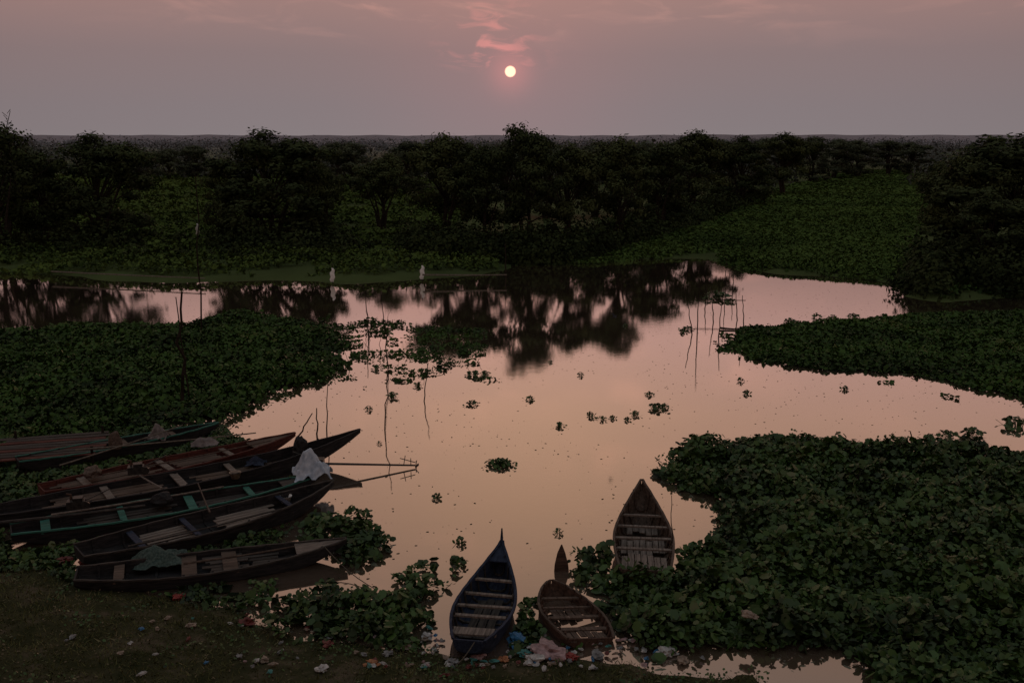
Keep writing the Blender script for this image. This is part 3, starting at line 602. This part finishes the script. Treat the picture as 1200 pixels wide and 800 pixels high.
for k in range(5): mb.tube([(d.x*.8,0,d.z*(.9+.02*k)),(d.x*.8+random.uniform(-.5,.5),0,d.z*(.93+.02*k))],.02,4)
o=mb.build('bare_branch',M['bark']); o.location=b; tag(o,'bare twig sticking up above the far left tree','branch')
def blobs(name,label,cat,L_,leaf,nl,mat,k=4):
    Cs=[];Ns=[];rn=[]; sz=[]
    for e in L_:
        x,y,z,rx,rz=e[:5]; v=rng.normal(size=(nl,3)); v/=np.linalg.norm(v,axis=1)[:,None]; v[:,2]=np.abs(v[:,2]); rad=rng.random(nl)**.35*(1+.3*np.sin(v[:,0]*6+x)*np.cos(v[:,1]*5+y))
        c=np.array([x,y,z])+v*rad[:,None]*np.array([rx,rx,rz]); Cs.append(c); Ns.append(v+rng.normal(size=(nl,3))*.5+np.array([0,0,.3])); rn.append(v[:,2]*rng.random(nl)); sz.append(np.full(nl,e[5] if len(e)>5 else leaf))  # leaves near each blob's top toned lighter, shading put into the colour
    C=np.concatenate(Cs); Nn=np.concatenate(Ns)
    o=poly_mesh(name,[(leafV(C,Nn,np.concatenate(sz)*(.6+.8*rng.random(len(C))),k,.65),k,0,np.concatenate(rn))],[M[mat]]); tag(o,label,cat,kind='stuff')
Lb_=[]
for i in range(330):
    px=random.uniform(475,880); by=np.interp(px,[390,480,620,700,780,880],[285,298,304,294,272,240])+random.uniform(-18,3); p=place(px,by); Lb_.append((p.x,p.y,p.z-.2,random.uniform(.9,1.9),random.uniform(.8,2.7)))
for i in range(110):
    px=random.choice([random.uniform(-80,168),random.uniform(255,405)]); by=random.uniform(280,296); 
    p=place(px,by); Lb_.append((p.x,p.y,p.z-.2,random.uniform(.8,1.9),random.uniform(.8,2.2)))
for i in range(45):
    px=random.uniform(100,480); by=random.uniform(262,306); p=place(px,by); Lb_.append((p.x,p.y,p.z-.2,random.uniform(.5,1.3),random.uniform(.4,1.2)))
for i in range(120):
    px=random.uniform(1072,1300); by=random.uniform(300,346); p=place(px,by); Lb_.append((p.x,p.y,p.z-.2,random.uniform(1,2),random.uniform(1.2,3.2)))
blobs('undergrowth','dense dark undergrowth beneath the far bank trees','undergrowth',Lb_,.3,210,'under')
Lf=[]
for i in range(1500):
    d=random.choice([190,240,320,450,700,1000,1500])*random.uniform(.9,1.15); x=random.uniform(-.66,.66)*d
    pxx=600+x/d/K
    if 930<pxx<1080 and d<300: continue
    if pxx<560 and d<215: continue
    h_=random.uniform(4.6,8.2) if d<600 else random.uniform(6.5,10)*(1+d/9000); Lf.append((x,d,0,random.uniform(2.5,5)*max(1,d/300),h_,.9*max(1,min(d/450,2.2))))
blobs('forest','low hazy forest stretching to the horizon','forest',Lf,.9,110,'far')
mb=MB(); Rg=[]
for i in range(161):
    x=-5500+i*68.75; hh=20+9*float(fbm(np.array([x/900.]),np.array([1.]),4)[0])+2*math.sin(i*1.7); Rg.append([(x,4600,-5),(x,4600,hh),(x,5200,hh*.9),(x,5200,-5)])
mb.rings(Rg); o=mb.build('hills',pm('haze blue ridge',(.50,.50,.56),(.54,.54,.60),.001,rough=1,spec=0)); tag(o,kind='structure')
# ---------- bank cover
def bank_cover():
    lo=np.array([-20,9.5]); hi=np.array([9,27])
    n=230000; P=lo+rng.random((n,2))*(hi-lo); P=P[np.abs(P[:,0])/P[:,1]<.7]; n=len(P)
    s=sdf(P,np.array(nearw)); cov=fbm(P[:,0]/1.1,P[:,1]/1.1,31); keep=(s>.1)&(cov+.25*rng.random(n)>.50)&(~inboat(P)); P=P[keep]; n=len(P)
    z=land_h(P[:,0],P[:,1]); h=.02+.09*rng.random(n)**2; a_=rng.random(n)*6.28; w_=.007+.010*rng.random(n)
    B=np.stack([P[:,0],P[:,1],z-.01],1); U=np.stack([np.cos(a_),np.sin(a_),0*a_],1)*w_[:,None]; Tp=B+np.stack([rng.normal(size=n)*.06,rng.normal(size=n)*.06,h],1)
    V=np.stack([B-U,B+U,Tp],1).reshape(-1,3)
    n2=12000; P=lo+rng.random((n2,2))*(hi-lo); s=sdf(P,np.array(nearw)); P=P[s>0]; z=np.maximum(land_h(P[:,0],P[:,1]),0)+.015; C=np.stack([P[:,0],P[:,1],z+.02*rng.random(len(P))],1); Nn=rng.normal(size=(len(P),3))*.4; Nn[:,2]=1
    n3=60000; Q=lo+rng.random((n3,2))*(hi-lo); s=sdf(Q,np.array(nearw)); cv=fbm(Q[:,0]/.8,Q[:,1]/.8,77); kk=(s>-.1)&(cv+.1*rng.random(n3)+.2*(Q[:,0]>1.8)-.06*np.clip(s,0,1)>.58)&(~inboat(Q)); Q=Q[kk]; zq=np.maximum(land_h(Q[:,0],Q[:,1]),0); CQ=np.stack([Q[:,0],Q[:,1],zq+.02+.09*rng.random(len(Q))],1); NQ=rng.normal(size=(len(Q),3))*.6; NQ[:,2]=1
    o=poly_mesh('grass',[(V,3,0,None),(leafV(C,Nn,.025+.04*rng.random(len(P)),5,.6),5,1,None),(leafV(CQ,NQ,.035+.05*rng.random(len(Q)),5,.7),5,2,None)],[M['grass'],M['dryleaf'],M['hya']]); tag(o,'short grass and fallen leaves on the near bank','grass',kind='stuff')
bank_cover()
# ---------- litter
lit=[(210,702,'red','small red scrap on the left bank',.18),(290,732,'dkred','dark red lump on the bank below the shore plants',.22),(378,786,'white','white scrap near the bottom edge, left of the orange one',.17),(436,780,'orange','orange scrap near the bottom edge of the bank',.16),(384,757,'dkred','dark red scrap at the lower end of the shore plants',.15),(478,760,'tan','tan scrap left of the blue black boat',.17),(500,748,'white','pale plastic beside the stern of the blue black boat',.16),(560,770,'pink','pinkish plastic below the stern of the blue black boat',.22),(605,752,'blue','bright blue plastic bag between the two boats',.30),(615,768,'teal','teal plastic scrap below the blue bag',.17),(645,768,'pink','largest pale pink plastic bag heap below the sunken boat',.44),(626,776,'white','white plastic sheet left of the largest pink bag',.26),(668,772,'red','red plastic scrap right of the largest pink bag',.18),(700,770,'grey','grey plastic scrap below the stern of the sunken boat',.19),(780,768,'white','pale plastic bag at the edge of the right plant mat',.26),(800,776,'tan','tan bag right of the pale bag by the plant mat',.18),(75,660,'dkred','dark red lump at the far left shore',.25),(100,662,'dkred','brown red lump beside the stern of the nearest left boat',.22),(455,768,'grey','grey scrap on the bank left of the tan scrap',.13),(590,775,'orange','orange scrap on the waterline below the blue bag',.13),(225,735,'tan','tan scrap on the grassy left bank',.12),(310,775,'tan','brown scrap low on the left bank',.12),(530,778,'grey','grey bag on the bank under the blue black boat',.17)]
for i,(px,py,c,lab,s) in enumerate(lit):
    p=place(px,py); p.z+=.03
    crumple('plastic_bag' if s>.2 else 'plastic_scrap',lab,'litter',p,(s*1.25,s,s*.38),M['l_'+c],i+10,.9,3)
for i in range(210):
    px=random.gauss(590,85) if i<165 else random.uniform(60,560); py=random.uniform(746,786) if i<165 else random.uniform(720,795); c=random.choice(['white','pink','grey','tan','blue','dkred','tan','grey','white','teal','white'])
    p=place(px,py); p.z+=.04
    if inboat(np.array([[p.x,p.y]]),.03)[0]: continue
    crumple('litter_scrap','tiny plastic scrap among the shore litter','litter',p,(random.uniform(.04,.17),random.uniform(.04,.10),.035),M['l_'+c],i+50,.9,2,group='tiny scraps on the littered shore')
crumple('plastic_bag','pale tan bag lying on top of the big right plant mat','litter',at(878,722,.5),(.28,.2,.08),M['l_tan'],90,.6,3)
# ---------- bird
mb=MB(); 
mb.tube([(0,-.11,0),(0,-.07,.004),(0,0,.0),(0,.06,.006),(0,.085,.012),(0,.11,.010)],[.006,.018,.026,.018,.016,.003],8)
for s in(-1,1):
    b=len(mb.v); 
    for v in[(0.01*s,.03,.01),(.09*s,.05,.05),(.2*s,-.03,.07),(.1*s,-.01,.045),(.01*s,-.03,.01)]: mb.v.append(v)
    for v in[(0.01*s,.03,.004),(.09*s,.05,.046),(.2*s,-.03,.068),(.1*s,-.01,.041),(.01*s,-.03,.004)]: mb.v.append(v)
    mb.f+=[tuple(b+i for i in range(5)),tuple(b+5+i for i in range(5))[::-1]]+[(b+i,b+(i+1)%5,b+5+(i+1)%5,b+5+i) for i in range(5)]
    b=len(mb.v); mb.v+= [(0,-.10,0),(.04*s,-.19,0),(.012*s,-.13,0),(0,-.10,-.004)]; mb.f.append((b,b+1,b+2))
o=mb.build('bird',M['bird']); o.location=at_y(720,371,34); o.rotation_euler=(.5,.35,-1.1); tag(o,'small dark swallow like bird flying low over the open water','bird')
# ---------- sky
sd_=at_y(598,84,100)-Vector((0,0,H)); sd_.normalize()
W=bpy.data.worlds.new('World'); sc.world=W; W.use_nodes=True; nt=W.node_tree; N=nt.nodes; L=nt.links; bg=N['Background']
tc=N.new('ShaderNodeTexCoord'); nv=N.new('ShaderNodeVectorMath'); nv.operation='NORMALIZE'; L.new(tc.outputs['Generated'],nv.inputs[0])
sp=N.new('ShaderNodeSeparateXYZ'); L.new(nv.outputs[0],sp.inputs[0])
def lin(r,g,b): return tuple(((x/255)/12.92 if x/255<=.04045 else ((x/255+.055)/1.055)**2.4) for x in(r,g,b))
cr=N.new('ShaderNodeValToRGB'); R=cr.color_ramp
els=[(0,(134,124,126)),(.03,(134,122,124)),(.08,(139,120,120)),(.13,(158,126,121)),(.19,(194,154,146)),(.27,(190,151,133)),(.36,(174,138,119)),(.46,(148,121,107)),(.6,(142,134,132)),(.8,(164,170,174)),(1,(178,185,192))]
R.elements[0].position=0; R.elements[0].color=(*lin(*els[0][1]),1); R.elements[1].position=1; R.elements[1].color=(*lin(*els[-1][1]),1)
for p_,c_ in els[1:-1]:
    e=R.elements.new(p_); e.color=(*lin(*c_),1)
L.new(sp.outputs['Z'],cr.inputs[0])
dt=N.new('ShaderNodeVectorMath'); dt.operation='DOT_PRODUCT'; L.new(nv.outputs[0],dt.inputs[0]); dt.inputs[1].default_value=sd_
def mrng(src,a,b,c,d,smooth=True):
    m=N.new('ShaderNodeMapRange'); m.interpolation_type='SMOOTHSTEP' if smooth else 'LINEAR'; L.new(src,m.inputs['Value']); m.inputs['From Min'].default_value=a; m.inputs['From Max'].default_value=b; m.inputs['To Min'].default_value=c; m.inputs['To Max'].default_value=d; return m.outputs[0]
def math_(op,a,b):
    m=N.new('ShaderNodeMath'); m.operation=op
    for s_,v in((m.inputs[0],a),(m.inputs[1],b)):
        if isinstance(v,(int,float)): s_.default_value=v
        else: L.new(v,s_)
    return m.outputs[0]
def mixc(mode,fac,a,b):
    m=N.new('ShaderNodeMix'); m.data_type='RGBA'; m.blend_type=mode; m.clamp_factor=True
    for sock,v in((m.inputs['Factor'],fac),(m.inputs[6],a),(m.inputs[7],b)):
        if hasattr(v,'is_linked'): L.new(v,sock)
        else: sock.default_value=v
    return m.outputs[2]
az=mrng(dt.outputs['Value'],.55,1.0,.60,1.0)
vs=N.new('ShaderNodeVectorMath'); vs.operation='SCALE'; L.new(cr.outputs[0],vs.inputs[0]); L.new(az,vs.inputs['Scale'])
c0=vs.outputs[0]
dpos=math_('MAXIMUM',dt.outputs['Value'],0.0)
c1=mixc('ADD',math_('POWER',dpos,140.0),c0,(.05,.006,.006,1))
# unseen warm glow added above the view to brighten the water reflection
wd=N.new('ShaderNodeVectorMath'); wd.operation='DOT_PRODUCT'; L.new(nv.outputs[0],wd.inputs[0]); wv=Vector((.02,math.cos(math.radians(18)),math.sin(math.radians(18)))).normalized(); wd.inputs[1].default_value=wv
c1=mixc('ADD',math_('POWER',math_('MAXIMUM',wd.outputs['Value'],0.0),90.0),c1,(.09,.055,.02,1))
c2=mixc('ADD',math_('POWER',dpos,5200.0),c1,(.18,.035,.03,1))
mp=N.new('ShaderNodeMapping'); mp.inputs['Scale'].default_value=(7,7,30); L.new(nv.outputs[0],mp.inputs[0])
nz=N.new('ShaderNodeTexNoise'); nz.inputs['Scale'].default_value=1.6; nz.inputs['Detail'].default_value=7; nz.inputs['Roughness'].default_value=.55; nz.inputs['Distortion'].default_value=.8; L.new(mp.outputs[0],nz.inputs['Vector'])
cl=mrng(nz.outputs['Fac'],.50,.75,0,1); hi_=mrng(sp.outputs['Z'],.07,.14,0,1)
c3=mixc('ADD',math_('MULTIPLY',math_('MULTIPLY',cl,hi_),mrng(dt.outputs['Value'],.93,1,.45,1)),c2,(.15,.06,.04,1))
mp2=N.new('ShaderNodeMapping'); mp2.inputs['Scale'].default_value=(24,24,66); mp2.inputs['Location'].default_value=(1.3,0,1.2); L.new(nv.outputs[0],mp2.inputs[0])
nz2=N.new('ShaderNodeTexNoise'); nz2.inputs['Scale'].default_value=1.0; nz2.inputs['Detail'].default_value=6; nz2.inputs['Distortion'].default_value=1.2; L.new(mp2.outputs[0],nz2.inputs['Vector'])
above=mrng(sp.outputs['Z'],.060,.074,.0,1)
wl=N.new('ShaderNodeVectorMath'); wl.operation='DOT_PRODUCT'; L.new(nv.outputs[0],wl.inputs[0]); wv2=Vector((sd_.x-.018,sd_.y,sd_.z+.022)).normalized(); wl.inputs[1].default_value=wv2
c3=mixc('ADD',math_('MULTIPLY',above,math_('MULTIPLY',mrng(nz2.outputs['Fac'],.48,.66,0,1),math_('POWER',math_('MAXIMUM',wl.outputs['Value'],0.0),1500.0))),c3,(.32,.07,.055,1))
c4=mixc('MIX',mrng(dt.outputs['Value'],math.cos(math.radians(.33)),math.cos(math.radians(.25)),0,1),c3,(2.2,1.05,.72,1))
c5=mixc('MIX',mrng(sp.outputs['Z'],-.02,0,1,0),c4,(.02,.02,.02,1))
L.new(c5,bg.inputs['Color']); bg.inputs['Strength'].default_value=1.0
sl=bpy.data.lights.new('Sun','SUN'); sl.energy=.3; sl.angle=math.radians(.6); sl.color=(1,.5,.35); so=bpy.data.objects.new('Sun',sl); col.objects.link(so)
so.rotation_euler=(-sd_).to_track_quat('-Z','Y').to_euler()
cd=bpy.data.cameras.new('Camera'); cd.lens=F; cd.sensor_width=36; cd.clip_end=20000; cd.clip_start=.1
co=bpy.data.objects.new('Camera',cd); col.objects.link(co); co.location=(0,0,H); co.rotation_euler=(math.pi/2-T,0,0); sc.camera=co
sc.view_settings.view_transform='Standard'; sc.view_settings.look='None'; sc.view_settings.exposure=0
